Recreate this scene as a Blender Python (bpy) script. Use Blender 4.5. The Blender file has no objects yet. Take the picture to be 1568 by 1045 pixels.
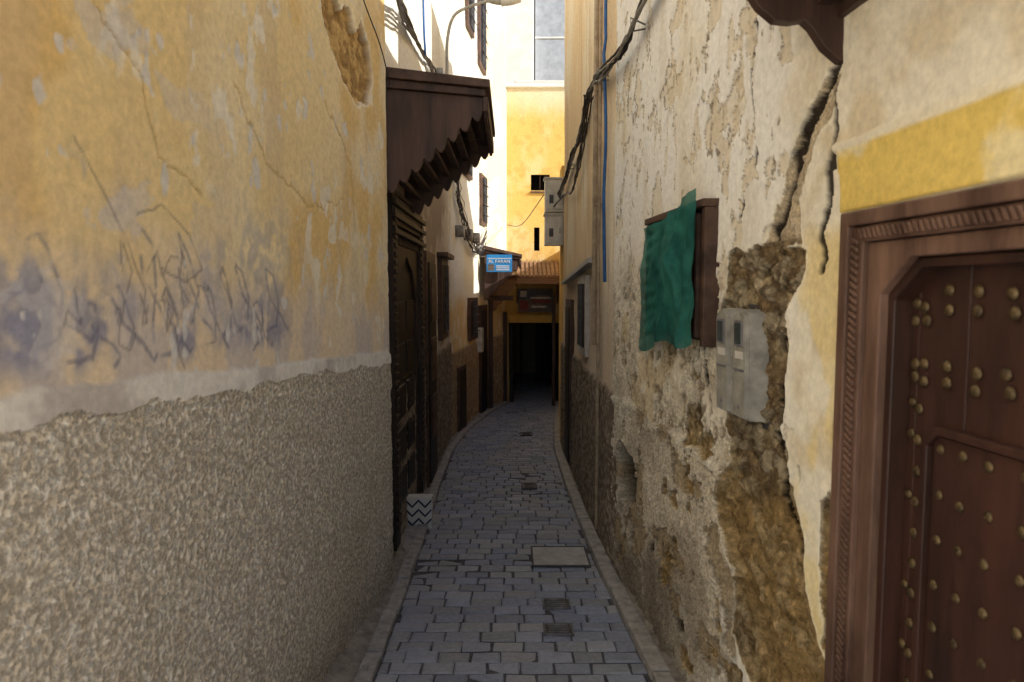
import bpy, bmesh, math, random
import numpy as np
from mathutils import Vector, Matrix
random.seed(7); np.random.seed(7)
D=bpy.data; C=bpy.context; SC=C.scene
COL=SC.collection
SL=-0.037
def gz(y): return SL*y

# ---------------------------------------------------------------- helpers
def lin(c):
    a=np.array(c,dtype=float)/255.0
    return np.where(a<=0.04045,a/12.92,((a+0.055)/1.055)**2.4)
def L4(c):
    l=lin(c); return (float(l[0]),float(l[1]),float(l[2]),1.0)
def _h(ix,iy,s):
    h=np.sin(ix*127.1+iy*311.7+s*74.7)*43758.5453
    return h-np.floor(h)
def vn(x,y,s=0):
    ix=np.floor(x); iy=np.floor(y); fx=x-ix; fy=y-iy
    fx=fx*fx*(3-2*fx); fy=fy*fy*(3-2*fy)
    a=_h(ix,iy,s); b=_h(ix+1,iy,s); c=_h(ix,iy+1,s); d=_h(ix+1,iy+1,s)
    return (a*(1-fx)+b*fx)*(1-fy)+(c*(1-fx)+d*fx)*fy
def fbm(x,y,o=4,s=0,g=0.5):
    t=0; a=1; n=0
    for i in range(o):
        ca,sa=math.cos(i*0.9),math.sin(i*0.9)
        t=t+a*vn((x*ca-y*sa)*2**i,(x*sa+y*ca)*2**i,s+i*13.3); n+=a; a*=g
    return t/n
def worley(x,y,s=0):
    ix=np.floor(x); iy=np.floor(y); best=np.full(np.shape(x),9.0); idv=np.zeros(np.shape(x))
    for dx in(-1,0,1):
        for dy in(-1,0,1):
            cx=ix+dx; cy=iy+dy
            px=cx+_h(cx,cy,s); py=cy+_h(cx,cy,s+5.7)
            d=np.hypot(px-x,py-y); m=d<best
            idv=np.where(m,_h(cx,cy,s+9.1),idv); best=np.minimum(best,d)
    return best,idv
def ss(a,b,x):
    t=np.clip((x-a)/(b-a),0,1); return t*t*(3-2*t)
def mix(c,d,m):
    m=np.asarray(m)[...,None]; return c*(1-m)+d*m
def fill(shape,c): return np.broadcast_to(lin(c),shape+(3,)).copy()
def seg(x,y,ax,ay,bx,by):
    dx,dy=bx-ax,by-ay; t=np.clip(((x-ax)*dx+(y-ay)*dy)/(dx*dx+dy*dy+1e-12),0,1)
    return np.hypot(x-ax-t*dx,y-ay-t*dy)
def dline(x,y,pts):
    d=np.full(np.shape(x),9.0)
    for (a,b) in zip(pts[:-1],pts[1:]): d=np.minimum(d,seg(x,y,a[0],a[1],b[0],b[1]))
    return d
def dpoly(x,y,pts):
    d=dline(x,y,list(pts)+[pts[0]]); ins=np.zeros(np.shape(x),bool)
    n=len(pts)
    for i in range(n):
        x1,y1=pts[i]; x2,y2=pts[(i+1)%n]
        if y1==y2: continue
        c=((y1>y)!=(y2>y))&(x<(x2-x1)*(y-y1)/(y2-y1)+x1)
        ins^=c
    return np.where(ins,-d,d)

# ---------------------------------------------------------------- materials
def nt(name):
    m=D.materials.new(name); m.use_nodes=True; t=m.node_tree
    return m,t,t.nodes['Principled BSDF']
def bumpchain(t,b,specs,vec):
    prev=None
    for (kind,scale,strength,dist) in specs:
        n=t.nodes.new('ShaderNodeTexNoise'); n.inputs['Scale'].default_value=scale; n.inputs['Detail'].default_value=3; n.inputs['Roughness'].default_value=.65; o=n.outputs['Fac']
        t.links.new(vec,n.inputs['Vector'])
        bp=t.nodes.new('ShaderNodeBump'); bp.inputs['Strength'].default_value=strength; bp.inputs['Distance'].default_value=dist
        t.links.new(o,bp.inputs['Height'])
        if prev: t.links.new(prev,bp.inputs['Normal'])
        prev=bp.outputs['Normal']
    t.links.new(prev,b.inputs['Normal'])
def wallmat(name,lo=.86,hi=1.12,scale=38,fr=.3,to=.7,dist=.006,strength=.7,rough=.92,gloss=False,detail=4,extra=None):
    m,t,b=nt(name)
    if not gloss:
        t.nodes.remove(b); b=t.nodes.new('ShaderNodeBsdfDiffuse'); t.links.new(b.outputs[0],t.nodes['Material Output'].inputs[0]); cin=b.inputs['Color']
    else:
        cin=b.inputs['Base Color']; b.inputs['Specular IOR Level'].default_value=.45
    b.inputs['Roughness'].default_value=rough
    at=t.nodes.new('ShaderNodeAttribute'); at.attribute_name='Col'
    tc=t.nodes.new('ShaderNodeTexCoord')
    n=t.nodes.new('ShaderNodeTexNoise'); n.inputs['Scale'].default_value=scale; n.inputs['Detail'].default_value=detail; n.inputs['Roughness'].default_value=.7
    t.links.new(tc.outputs['Object'],n.inputs['Vector'])
    mr=t.nodes.new('ShaderNodeMapRange'); mr.inputs['From Min'].default_value=fr; mr.inputs['From Max'].default_value=to; mr.inputs['To Min'].default_value=lo; mr.inputs['To Max'].default_value=hi
    t.links.new(n.outputs['Fac'],mr.inputs['Value'])
    mu=t.nodes.new('ShaderNodeVectorMath'); mu.operation='SCALE'
    t.links.new(at.outputs['Color'],mu.inputs[0]); t.links.new(mr.outputs['Result'],mu.inputs['Scale'])
    t.links.new(mu.outputs['Vector'],cin)
    bp=t.nodes.new('ShaderNodeBump'); bp.inputs['Strength'].default_value=strength; bp.inputs['Distance'].default_value=dist
    t.links.new(mr.outputs['Result'],bp.inputs['Height'])
    last=bp
    if extra:
        n2=t.nodes.new('ShaderNodeTexNoise'); n2.inputs['Scale'].default_value=extra[0]; n2.inputs['Detail'].default_value=2; t.links.new(tc.outputs['Object'],n2.inputs['Vector'])
        b2=t.nodes.new('ShaderNodeBump'); b2.inputs['Strength'].default_value=.9; b2.inputs['Distance'].default_value=extra[1]
        t.links.new(n2.outputs['Fac'],b2.inputs['Height']); t.links.new(bp.outputs['Normal'],b2.inputs['Normal']); last=b2
    t.links.new(last.outputs['Normal'],b.inputs['Normal'])
    return m
def mat(name,c1,c2=None,rough=.7,scale=12,stretch=(1,1,1),bump=.3,bd=.004,metal=0,spec=.4,bscale=None):
    m,t,b=nt(name)
    if c2 is None: c2=tuple(int(v*.72) for v in c1)
    tc=t.nodes.new('ShaderNodeTexCoord'); mp=t.nodes.new('ShaderNodeMapping'); mp.inputs['Scale'].default_value=stretch
    t.links.new(tc.outputs['Object'],mp.inputs['Vector'])
    n=t.nodes.new('ShaderNodeTexNoise'); n.inputs['Scale'].default_value=scale; n.inputs['Detail'].default_value=5; n.inputs['Roughness'].default_value=.65
    t.links.new(mp.outputs['Vector'],n.inputs['Vector'])
    cr=t.nodes.new('ShaderNodeValToRGB'); cr.color_ramp.elements[0].position=.33; cr.color_ramp.elements[1].position=.66
    cr.color_ramp.elements[0].color=L4(c2); cr.color_ramp.elements[1].color=L4(c1)
    t.links.new(n.outputs['Fac'],cr.inputs['Fac']); t.links.new(cr.outputs['Color'],b.inputs['Base Color'])
    b.inputs['Roughness'].default_value=rough; b.inputs['Metallic'].default_value=metal; b.inputs['Specular IOR Level'].default_value=spec
    bumpchain(t,b,(('n',bscale or scale*3,bump,bd),),mp.outputs['Vector'])
    return m
M_wall=wallmat('weathered_plaster')
M_cast=wallmat('roughcast_render',lo=.60,hi=1.20,scale=66,fr=.40,to=.60,dist=.009,strength=1,detail=3)
M_casf=wallmat('fine_roughcast_render',lo=.70,hi=1.15,scale=75,fr=.38,to=.62,dist=.006,strength=.9,detail=3)
M_earth=wallmat('exposed_earth_rubble',lo=.55,hi=1.2,scale=26,fr=.36,to=.64,dist=.03,strength=1,detail=6,extra=(110,.006))
M_sett=wallmat('stone_setts',lo=.80,hi=1.16,scale=40,rough=.6,gloss=True,dist=.004)
M_wood=mat('dark_wood',(98,74,63),(54,40,35),.55,9,(1,1,.12),.5,.004)
M_woodh=mat('dark_wood_horizontal',(108,83,70),(62,47,41),.6,9,(1,.12,1),.5,.004)
M_red=mat('red_brown_door_wood',(84,54,45),(44,29,25),.42,7,(1,1,.15),.4,.004,spec=.5)
M_frame=mat('worn_frame_wood',(138,108,92),(78,56,47),.55,9,(1,1,.2),.4,.003)
M_black=mat('blackened_wood',(50,42,38),(24,20,18),.6,8,(1,1,.15),.4,.004)
M_brass=mat('brass_stud',(122,104,74),(62,50,36),.45,40,metal=.5,bump=.2,bd=.001)
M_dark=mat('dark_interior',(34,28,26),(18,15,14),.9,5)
M_metal=mat('grey_painted_metal',(188,186,178),(140,138,130),.5,14,bump=.15,bd=.002)
M_cab=mat('white_enclosure',(232,230,222),(200,196,188),.5,9,bump=.1,bd=.002)
M_glass=mat('dim_glass',(90,98,100),(60,66,68),.15,6,bump=.02,bd=.001,spec=.6)
M_cable=mat('black_cable',(60,54,54),(34,30,30),.6,20,bump=.1,bd=.001)
M_cableg=mat('grey_cable',(150,146,140),(110,106,100),.6,20,bump=.1,bd=.001)
M_blue=mat('blue_conduit_plastic',(48,110,180),(34,80,140),.45,12,bump=.1,bd=.001)
M_pipe=mat('grey_pipe',(186,170,148),(140,124,106),.6,12,bump=.2,bd=.001)
M_green=mat('green_cloth_fabric',(62,136,126),(28,84,82),.9,5,bump=.5,bd=.005,spec=.1,bscale=60)
M_green.node_tree.nodes['Principled BSDF'].inputs['Alpha'].default_value=.88
M_sign=mat('blue_sign_paint',(56,148,216),(40,124,190),.4,8,bump=.03,bd=.001)
M_white=mat('white_paint',(234,232,226),(210,206,198),.5,12,bump=.1,bd=.001)
M_ink=mat('dark_blue_glaze',(44,54,84),(30,38,60),.35,12,bump=.05,bd=.001)
M_post=mat('printed_poster',(132,116,104),(52,48,52),.45,14,(1,1,2.5),.03,.001)
M_conc=mat('kerb_concrete',(200,196,190),(152,148,144),.85,16,bump=.5,bd=.006)
M_slab=mat('slab_concrete',(214,212,210),(180,178,176),.8,12,bump=.4,bd=.004)
M_cem=mat('cement_apron',(182,174,162),(128,118,108),.9,10,bump=.8,bd=.014)
M_joint=mat('dusty_joint_sand',(108,108,112),(74,73,78),.95,25,bump=.5,bd=.004)
M_iron=mat('cast_iron',(98,97,98),(58,57,60),.55,20,bump=.3,bd=.002,metal=.2)
M_cover=mat('worn_cover_iron',(140,140,144),(104,104,110),.6,20,bump=.3,bd=.002)
M_ground=mat('ground_dirt',(216,212,204),(192,188,180),.95,1.5,bump=.5,bd=.02)
M_body=mat('rendered_masonry',(226,218,200),(206,198,180),.92,4,bump=.5,bd=.01)
M_yel=mat('yellow_render',(232,194,108),(214,170,84),.9,3,bump=.4,bd=.008)
M_whr=mat('white_render',(240,238,232),(224,220,212),.9,3,bump=.4,bd=.008)
M_gry=mat('grey_block_render',(178,184,192),(156,162,170),.9,6,bump=.4,bd=.008)
M_pr=mat('red_print',(150,62,52),(106,44,40),.5)
M_tan=mat('weathered_tan_wood',(170,134,100),(112,84,64),.7,9,(.2,1,1),.5,.004)

# ---------------------------------------------------------------- builder
def empty(name,loc=(0,0,0)):
    o=D.objects.new(name,None); o.empty_display_size=.2; COL.objects.link(o); return o
class B:
    def __init__(s): s.v=[];s.f=[];s.m=[]
    def add(s,vs,fs,mi=0):
        k=len(s.v); s.v+= [tuple(p) for p in vs]
        for f in fs: s.f.append([i+k for i in f]); s.m.append(mi)
    def mbox(s,M,s0,s1,z0,z1,o0,o1,mi=0):
        vs=[M(a,b,c) for c in(o0,o1) for b in(z0,z1) for a in(s0,s1)]
        s.add(vs,[(0,1,3,2),(4,6,7,5),(0,4,5,1),(2,3,7,6),(0,2,6,4),(1,5,7,3)],mi)
    def box(s,x0,x1,y0,y1,z0,z1,mi=0): s.mbox(lambda a,b,c:(a,c,b),x0,x1,z0,z1,y0,y1,mi)
    def prism(s,poly,M,o0,o1,mi=0):
        n=len(poly); vs=[M(a,b,o0) for a,b in poly]+[M(a,b,o1) for a,b in poly]
        fs=[list(range(n))[::-1],list(range(n,2*n))]+[(i,(i+1)%n,n+(i+1)%n,n+i) for i in range(n)]
        s.add(vs,fs,mi)
    def tube(s,pts,r,n=8,mi=0):
        pts=[Vector(p) for p in pts]; k=len(pts); vs=[]; up=Vector((.13,.21,.97))
        for i,p in enumerate(pts):
            d=(pts[min(i+1,k-1)]-pts[max(i-1,0)]).normalized()
            a=d.cross(up)
            if a.length<1e-3: a=d.cross(Vector((1,0,0)))
            a.normalize(); b=d.cross(a).normalized()
            rr=r(i/(k-1)) if callable(r) else r
            for j in range(n):
                t=2*math.pi*j/n; vs.append(p+a*math.cos(t)*rr+b*math.sin(t)*rr)
        fs=[(i*n+j,i*n+(j+1)%n,(i+1)*n+(j+1)%n,(i+1)*n+j) for i in range(k-1) for j in range(n)]
        fs+=[list(range(n))[::-1],[(k-1)*n+j for j in range(n)]]
        s.add(vs,fs,mi)
    def dome(s,c,r,nrm,mi=0,h=.6):
        nrm=Vector(nrm).normalized(); a=nrm.cross(Vector((0,0,1))).normalized(); b=nrm.cross(a); c=Vector(c)
        vs=[];N=10
        for i,(rr,hh) in enumerate(((1,0),(.92,.35),(.7,.7),(.35,.93))):
            for j in range(N):
                t=2*math.pi*j/N; vs.append(c+a*math.cos(t)*r*rr+b*math.sin(t)*r*rr+nrm*hh*r*h)
        vs.append(c+nrm*r*h)
        fs=[(i*N+j,i*N+(j+1)%N,(i+1)*N+(j+1)%N,(i+1)*N+j) for i in range(3) for j in range(N)]
        fs+=[(3*N+j,3*N+(j+1)%N,4*N) for j in range(N)]
        s.add(vs,fs,mi)
    def build(s,name,mats,parent=None,bevel=0,smooth=False):
        me=D.meshes.new(name); me.from_pydata(s.v,[],s.f)
        for m in mats: me.materials.append(m)
        me.polygons.foreach_set('material_index',s.m)
        bm=bmesh.new(); bm.from_mesh(me); bmesh.ops.recalc_face_normals(bm,faces=bm.faces); bm.to_mesh(me); bm.free()
        if smooth: me.polygons.foreach_set('use_smooth',[True]*len(me.polygons))
        o=D.objects.new(name,me); COL.objects.link(o)
        if bevel:
            b=o.modifiers.new('bevel','BEVEL'); b.width=bevel; b.segments=2; b.limit_method='ANGLE'
        if parent: o.parent=parent
        return o
def smooth(pts,n=8,jit=0):
    P=[Vector(p) for p in pts]; P=[P[0]*2-P[1]]+P+[P[-1]*2-P[-2]]; out=[]
    for i in range(1,len(P)-2):
        for k in range(n):
            t=k/n; a,b,c,d=P[i-1],P[i],P[i+1],P[i+2]
            q=.5*((2*b)+(-a+c)*t+(2*a-5*b+4*c-d)*t*t+(-a+3*b-3*c+d)*t**3)
            if jit: q=q+Vector([random.gauss(0,jit) for _ in range(3)])
            out.append(q)
    out.append(P[-2]); return out
def wall(name,path,z0,z1,ds,dz,side,fn,mt,parent=None,skip=None):
    P=np.array(path,float); L=np.hypot(*(np.diff(P,axis=0).T)); cum=np.concatenate([[0],np.cumsum(L)])
    n=max(2,int(cum[-1]/ds)+1); S=np.linspace(0,cum[-1],n)
    px=np.interp(S,cum,P[:,0]); py=np.interp(S,cum,P[:,1])
    tx=np.gradient(px); ty=np.gradient(py); l=np.hypot(tx,ty); nx=side*ty/l; ny=-side*tx/l
    m=max(2,int((z1-z0)/dz)+1); Zs=np.linspace(z0,z1,m)
    SS,ZZ=np.meshgrid(S,Zs); YY=np.broadcast_to(py,SS.shape); XX=np.broadcast_to(px,SS.shape)
    r=fn(SS,XX,YY,ZZ); disp,col=r[0],r[1]; mi=r[2] if len(r)>2 else None
    V=np.stack([XX+nx*disp,YY+ny*disp,ZZ],-1).reshape(-1,3)
    i=np.arange(n*m).reshape(m,n)
    F=np.stack([i[:-1,:-1],i[:-1,1:],i[1:,1:],i[1:,:-1]],-1).reshape(-1,4)
    if mi is not None: mi=mi[:-1,:-1].ravel()
    if skip is not None:
        cs=((SS[:-1,:-1]+SS[1:,1:])/2).ravel(); cz=((ZZ[:-1,:-1]+ZZ[1:,1:])/2).ravel(); cy=((YY[:-1,:-1]+YY[1:,1:])/2).ravel()
        k=~skip(cs,cy,cz); F=F[k]
        if mi is not None: mi=mi[k]
    me=D.meshes.new(name); me.vertices.add(len(V)); me.vertices.foreach_set('co',V.ravel())
    me.loops.add(F.size); me.loops.foreach_set('vertex_index',F.ravel().astype(np.int32))
    me.polygons.add(len(F)); me.polygons.foreach_set('loop_start',np.arange(len(F),dtype=np.int32)*4)
    me.update(calc_edges=True); me.polygons.foreach_set('use_smooth',np.ones(len(F),bool))
    a=me.attributes.new('Col','FLOAT_COLOR','POINT')
    c4=np.ones((n*m,4)); c4[:,:3]=np.clip(col.reshape(-1,3),0,1); a.data.foreach_set('color',c4.ravel())
    for q in (mt if isinstance(mt,list) else [mt]): me.materials.append(q)
    if mi is not None: me.polygons.foreach_set('material_index',mi.astype(np.int32))
    o=D.objects.new(name,me); COL.objects.link(o)
    if parent: o.parent=parent
    return o
def body(name,foot,z0,z1,mt,parent):
    b=B(); b.prism(foot,lambda x,y,o:(x,y,o),z0,z1); return b.build(name,[mt],parent)

ML1=lambda s,z,o:(-1.087+.097*s+o,s,z)
ML2=lambda s,z,o:(-.80+o,s,z)
ML3=lambda s,z,o:(-1.852+.1207*s+o,s,z)
MR1=lambda s,z,o:(1.002-.085*s-o,s,z)
MR2=lambda s,z,o:(.6532-.004*s-o,s,z)

# ================================================================ left ochre house
def fL1(S,X,Y,Z):
    sh=Y.shape
    n1=fbm(Y*1.6,Z*1.6,5,1); n2=fbm(Y*6,Z*6,5,2); n3=fbm(Y*22,Z*22,4,3); nst=fbm(Y*9,Z*1.3,4,4)
    c=fill(sh,(233,208,152))
    c=mix(c,lin((238,221,182)),ss(.42,.62,n1)*.8)
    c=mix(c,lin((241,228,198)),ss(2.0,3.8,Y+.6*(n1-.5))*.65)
    c=mix(c,lin((226,190,120)),ss(.52,.70,fbm(Y*3,Z*2.2,5,8))*.75)
    c=mix(c,lin((210,188,154)),ss(.5,.75,nst)*.45)
    zt=1.40-.06*(Y-1.28)+.022*(fbm(Y*7,Y*0,3,11)-.5)
    zb=zt-.062+.05*(fbm(Y*9+4,Z*4,4,12)-.5)+.012*(n3-.5)
    pk=(1-ss(.12,.45,Z-zt+.3*(n2-.5)))
    c=mix(c,lin((226,208,184)),pk*.8)
    c=mix(c,lin((202,192,186)),ss(.46,.64,fbm(Y*8,Z*3,4,21))*pk*.7)
    # grey-blue rubbed lettering
    reg=ss(1.0,1.15,Y)*(1-ss(2.35,2.85,Y))
    top=1.70+.18*(fbm(Y*6,Y*0,3,33)-.5)*2-.07*(Y-1.5); bot=1.365-.02*(Y-1.3)+.11*fbm(Y*9,Y*0,3,34)
    vz=(1-ss(-.20,.06,Z-top))*ss(-.02,.07,Z-bot)
    sm=ss(.40,.56,fbm(Y*17+1.0*n2,Z*1.5,4,31))*ss(.2,.6,n3)
    c=mix(c,lin((124,130,158)),np.clip(reg*vz*sm,0,1)*.72)
    R=random.Random(5); let=np.full(sh,9.0); wy=Y+.03*(n2-.5); wz=Z+.03*(n3-.5)
    y0=1.36
    while y0<2.5:
        hh=R.uniform(.12,.30); ww=R.uniform(.07,.12); zb_=1.46+R.uniform(-.03,.03)-.03*(y0-1.4)
        pts=[(y0+ww*.6*math.sin(t*1.3+R.uniform(-.4,.4))+ww*t/6,zb_+hh*(.5-.5*math.cos(t*1.05))+R.uniform(-.01,.01)) for t in np.linspace(0,6.5,10)]
        let=np.minimum(let,dline(wy,wz,pts)); y0+=ww*1.1
    c=mix(c,lin((104,106,126)),(1-ss(.001,.009,let))*.6*ss(.30,.6,fbm(Y*30,Z*30,3,37)+.08))
    hz=ss(.46,.54,fbm(Y*8+2*n2,Z*5,3,36))*reg*ss(1.5,1.56,Z)*(1-ss(1.80,1.95,Z+.2*(n2-.5)))
    c=mix(c,lin((166,164,172)),hz*.45*ss(.3,.55,n3))
    # chips showing white undercoat
    w=fbm(Y*11+3*n1,Z*6.5,4,41); chip=ss(.66,.69,w)*ss(.40,.55,fbm(Y*1.3,Z*1.3,3,44))
    c=mix(c,lin((238,230,212)),chip*.8)
    w2=fbm(Y*17,Z*9,3,47); chip2=ss(.74,.77,w2)
    c=mix(c,lin((222,218,212)),chip2*.8)
    w4=fbm(Y*7,Z*9,6,49); spl=ss(.64,.66,w4)*ss(2.4,1.6,Y)*.6; c=mix(c,lin((210,204,200)),spl*.8)
    # graffiti scratches
    gr=np.full(sh,9.0); R=random.Random(3)
    strokes=[[(1.50,1.93),(1.60,1.80),(1.66,1.72),(1.72,1.60),(1.70,1.50)],[(1.70,1.79),(1.80,1.82),(1.92,1.76),(1.98,1.66),(1.90,1.62),(1.78,1.66),(1.84,1.56)]]
    for k in range(11):
        y=1.5+.045*k+R.uniform(-.02,.02); z=1.60+R.uniform(-.05,.05); s=[(y,z)]
        for q in range(4):
            y+=R.uniform(-.04,.05); z+=R.uniform(-.09,.06); s.append((y,z))
        strokes.append(s)
    wy=Y+.03*(n2-.5); wz=Z+.02*(n3-.5)
    for s in strokes: gr=np.minimum(gr,dline(wy,wz,s))
    c=mix(c,lin((100,90,92)),(1-ss(.000,.006,gr))*.55*ss(.3,.6,n3+.1))
    # plaster waves
    d=.014*(n1-.5)+.009*(n2-.5)+.003*(n3-.5)-.0035*chip-.003*chip2-.003*spl
    for pts in([(2.2,2.25),(2.45,2.02),(2.62,1.98),(2.8,1.93),(3.2,2.0)],[(1.5,2.3),(1.75,2.12),(1.8,1.95),(2.0,1.88)],[(3.0,2.4),(3.3,2.2),(3.35,1.9)]):
        ck=dline(Y+.07*(n2-.5),Z+.07*(n3-.5),pts)
        d=d-.006*(1-ss(.001,.008,ck)); c=mix(c,lin((176,146,102)),(1-ss(.000,.006,ck))*.5)
    # lost plaster patch
    hp=[(2.95,2.86),(3.05,2.93),(3.2,2.88),(3.33,2.92),(3.42,2.84),(3.5,2.93),(3.63,2.86),(3.68,2.7),(3.6,2.56),(3.42,2.50),(3.25,2.55),(3.08,2.66),(2.98,2.76)]
    hd=dpoly(Y+.05*(n2-.5),Z+.05*(n3-.5),hp); hm=1-ss(-.004,.004,hd)
    wd,wi=worley(Y*30,Z*30,3)
    c=mix(c,mix(fill(sh,(210,176,118)),lin((166,134,88)),ss(.35,.65,n3)),hm)
    d=d-hm*(.022+.014*wd+.016*n3)
    rim=(1-ss(0,.012,np.abs(hd-.006)))*(1-hm); c=mix(c,lin((244,236,216)),rim*.7)
    # pale band
    band=1-ss(-.004,.012,Z-zt-.02*(n3-.5))
    bc=mix(fill(sh,(228,222,212)),lin((198,189,180)),ss(.45,.65,n2))
    c=mix(c,bc,band); d=d+band*.010
    # roughcast
    rcm=Z<zb; rc=rcm.astype(float)
    a,ai=worley(Y*60+1.5*n3,Z*60,5); b2=fbm(Y*70,Z*70,3,66)
    hgt=np.clip(1-a*1.2,0,1)*(.2+.8*ai)*.5+b2*.5
    rcol=mix(fill(sh,(214,202,182)),lin((240,235,224)),ss(.25,.70,hgt))
    rcol=mix(rcol,lin((190,174,152)),ss(.5,.8,fbm(Y*2.2,Z*3,4,71))*.35)
    c=mix(c,rcol,rc); d=np.where(rcm,.004+.010*hgt+.02*(n1-.5)+.012*(fbm(Y*14,Z*14,3,72)-.5),d)
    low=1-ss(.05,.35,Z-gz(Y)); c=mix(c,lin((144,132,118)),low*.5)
    return d,c,rcm.astype(int)
oh=empty('ochre_plaster_house')
x39=-1.087+.097*3.95
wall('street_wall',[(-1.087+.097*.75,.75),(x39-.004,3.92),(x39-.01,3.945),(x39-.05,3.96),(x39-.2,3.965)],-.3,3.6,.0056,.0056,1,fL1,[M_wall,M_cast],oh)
def fC1(c1,c2,sc=3):
    def f(S,X,Y,Z):
        n=fbm(S*sc,Z*sc,5,S.shape[0]%17); return .012*(n-.5),mix(fill(S.shape,c1),lin(c2),ss(.4,.65,n))
    return f
LB=-8
wall('upper_wall',[(-1.087+.097*LB,LB),(x39,3.95),(x39-.2,3.96)],3.6,9.0,.12,.12,1,fC1((245,243,238),(240,236,227)),M_wall,oh)  # unseen wall, raised tall and whitened to bounce sun into the alley
wall('rear_street_wall',[(-1.087+.097*LB,LB),(-1.087+.097*.75,.75)],-.3,3.6,.08,.08,1,fC1((244,240,230),(236,229,216)),M_wall,oh)  # unseen stretch behind the camera, added pale to reflect sun forward
body('masonry',[(-6,LB),(-1.087+.097*LB-.06,LB),(x39-.07,3.91),(-6,3.91)],-.9,8.98,M_body,oh)

# ================================================================ right cream house
EARTH=[(2.50,1.73),(2.35,1.745),(2.2,1.76),(2.10,1.74),(1.97,1.71),(1.99,1.62),(2.09,1.52),(2.03,1.37),(2.09,1.18),(2.01,1.06),(1.93,.90),(1.90,.80),(1.82,.62),(1.72,.55),(1.60,.4),(1.60,-.4),(2.25,-.4),(2.23,.26),(2.42,.40),(2.36,.61),(2.54,.81),(2.46,.99),(2.52,1.125),(2.50,1.25),(2.56,1.5)]
EARTH2=[(1.84,1.03),(1.76,1.08),(1.70,1.0),(1.70,.55),(1.79,.62),(1.80,.8)]
EARTH3=[(1.80,2.16),(1.86,2.15),(1.93,2.12),(2.02,2.05),(2.10,1.95),(2.14,1.86),(2.22,1.75),(2.00,1.73),(2.03,1.86),(1.98,1.95),(1.91,2.02),(1.86,2.05)]
def fR1(S,X,Y,Z):
    sh=Y.shape
    n1=fbm(Y*1.7+5,Z*1.7,5,101); n2=fbm(Y*6,Z*6,5,102); n3=fbm(Y*24,Z*24,4,103); nst=fbm(Y*11,Z*1.5,4,104)
    c=fill(sh,(243,239,228)); c=mix(c,lin((247,246,242)),ss(1.65,2.1,Z+.5*(n1-.5))*ss(1.95,2.2,Y)*.85)
    c=mix(c,lin((233,222,196)),ss(.52,.7,n1)*.45)
    c=mix(c,lin((222,213,194)),ss(.55,.78,nst)*.4)
    d=.03*(n1-.5)+.012*(n2-.5)+.003*(n3-.5)
    yy=ss(1.9,2.05,Y)
    def flake(f,t,dep,amt):
        nonlocal c,d
        chip=ss(t,t+.010,f)*yy; dk=ss(t-.004,t+.002,f)*(1-ss(t+.006,t+.014,f))*yy
        d=d-dep*chip; c=mix(c,lin((224,211,184)),chip*amt); c=mix(c,lin((122,108,88)),dk*.75)
    flake(fbm(Y*9+2*n1,Z*6,5,111),.64,.006,.7); flake(fbm(Y*15,Z*7+3*n1,4,114),.69,.005,.6); flake(fbm(Y*5,Z*4,6,116),.66,.006,.5)
    # rough mid zone
    mid=(1-ss(1.40,1.85,Z+.4*(n1-.5)))*ss(2.2,2.6,Y)
    d=d+mid*(.012*(n3-.5)+.010*(fbm(Y*40,Z*40,3,118)-.5)+.02*(fbm(Y*11,Z*11,3,119)-.5)); c=mix(c,mix(fill(sh,(230,222,204)),lin((204,194,174)),ss(.42,.6,fbm(Y*9,Z*9,5,122))),mid*.8)
    c=mix(c,lin((208,188,148)),mid*ss(.56,.66,fbm(Y*5,Z*5,4,123))*.6)
    pit=fbm(Y*26,Z*18,4,124); pm=ss(.62,.66,pit)*mid; d=d-.010*pm; c=mix(c,lin((132,114,90)),pm*.65)
    # dado
    zt=.94+.07*(fbm(Y*4,Y*0,4,131)-.5)+.02*(n3-.5)
    ddm=(Z<zt)&(Y+.1*(n2-.5)>2.35); dd=ss(.012,-.004,Z-zt)*ss(2.33,2.38,Y+.1*(n2-.5))
    a,ai=worley(Y*50+2*n3,Z*50,9)
    dc=mix(fill(sh,(206,196,178)),lin((232,226,213)),ss(.2,.8,(1-a)*ai+.4*n3))
    dc=mix(dc,lin((216,203,178)),ss(.45,.6,n1)*.5); dc=mix(dc,lin((166,152,134)),ss(.5,.68,fbm(Y*2.5,Z*2.5,5,133))*.6)
    c=mix(c,dc,dd); d=d+dd*(.012+.006*(1-a)*ai+.03*(fbm(Y*3,Z*3,4,135)-.5))
    lip=(1-ss(0,.03,np.abs(Z-zt+.015)))*ss(2.35,2.45,Y)*ss(.4,.6,fbm(Y*5,Z*3,3,137)); c=mix(c,lin((240,235,218)),lip*.7); d=d+lip*.008
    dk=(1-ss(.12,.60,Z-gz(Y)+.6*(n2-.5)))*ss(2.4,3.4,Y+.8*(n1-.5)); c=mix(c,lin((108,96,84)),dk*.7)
    f5=fbm(Y*5,Z*5,6,139); ch2=ss(.585,.60,f5)*dd; chd=ss(.58,.586,f5)*(1-ss(.592,.602,f5))*dd
    d=d-.016*ch2; c=mix(c,lin((170,150,118)),ch2*.75); c=mix(c,lin((92,78,62)),chd*.6)
    # plaster around door
    nd=1-ss(1.95,2.1,Y+.1*(n2-.5)); c=mix(c,mix(fill(sh,(238,231,212)),lin((222,208,178)),ss(.45,.65,n2)),nd*.9)
    c=mix(c,lin((236,214,144)),nd*ss(.54,.64,fbm(Y*4,Z*3,4,141))*.55*(1-ss(1.7,1.8,Z)))
    # yellow painted lintel
    lt=(Y<1.80+.02*(n2-.5)).astype(float)*ss(1.795,1.80,Z)*(1-ss(1.952,1.962,Z+.02*(n2-.5)))
    c=mix(c,mix(fill(sh,(230,204,118)),lin((234,220,174)),ss(.46,.60,n2)),lt); d=d+lt*.012
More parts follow.
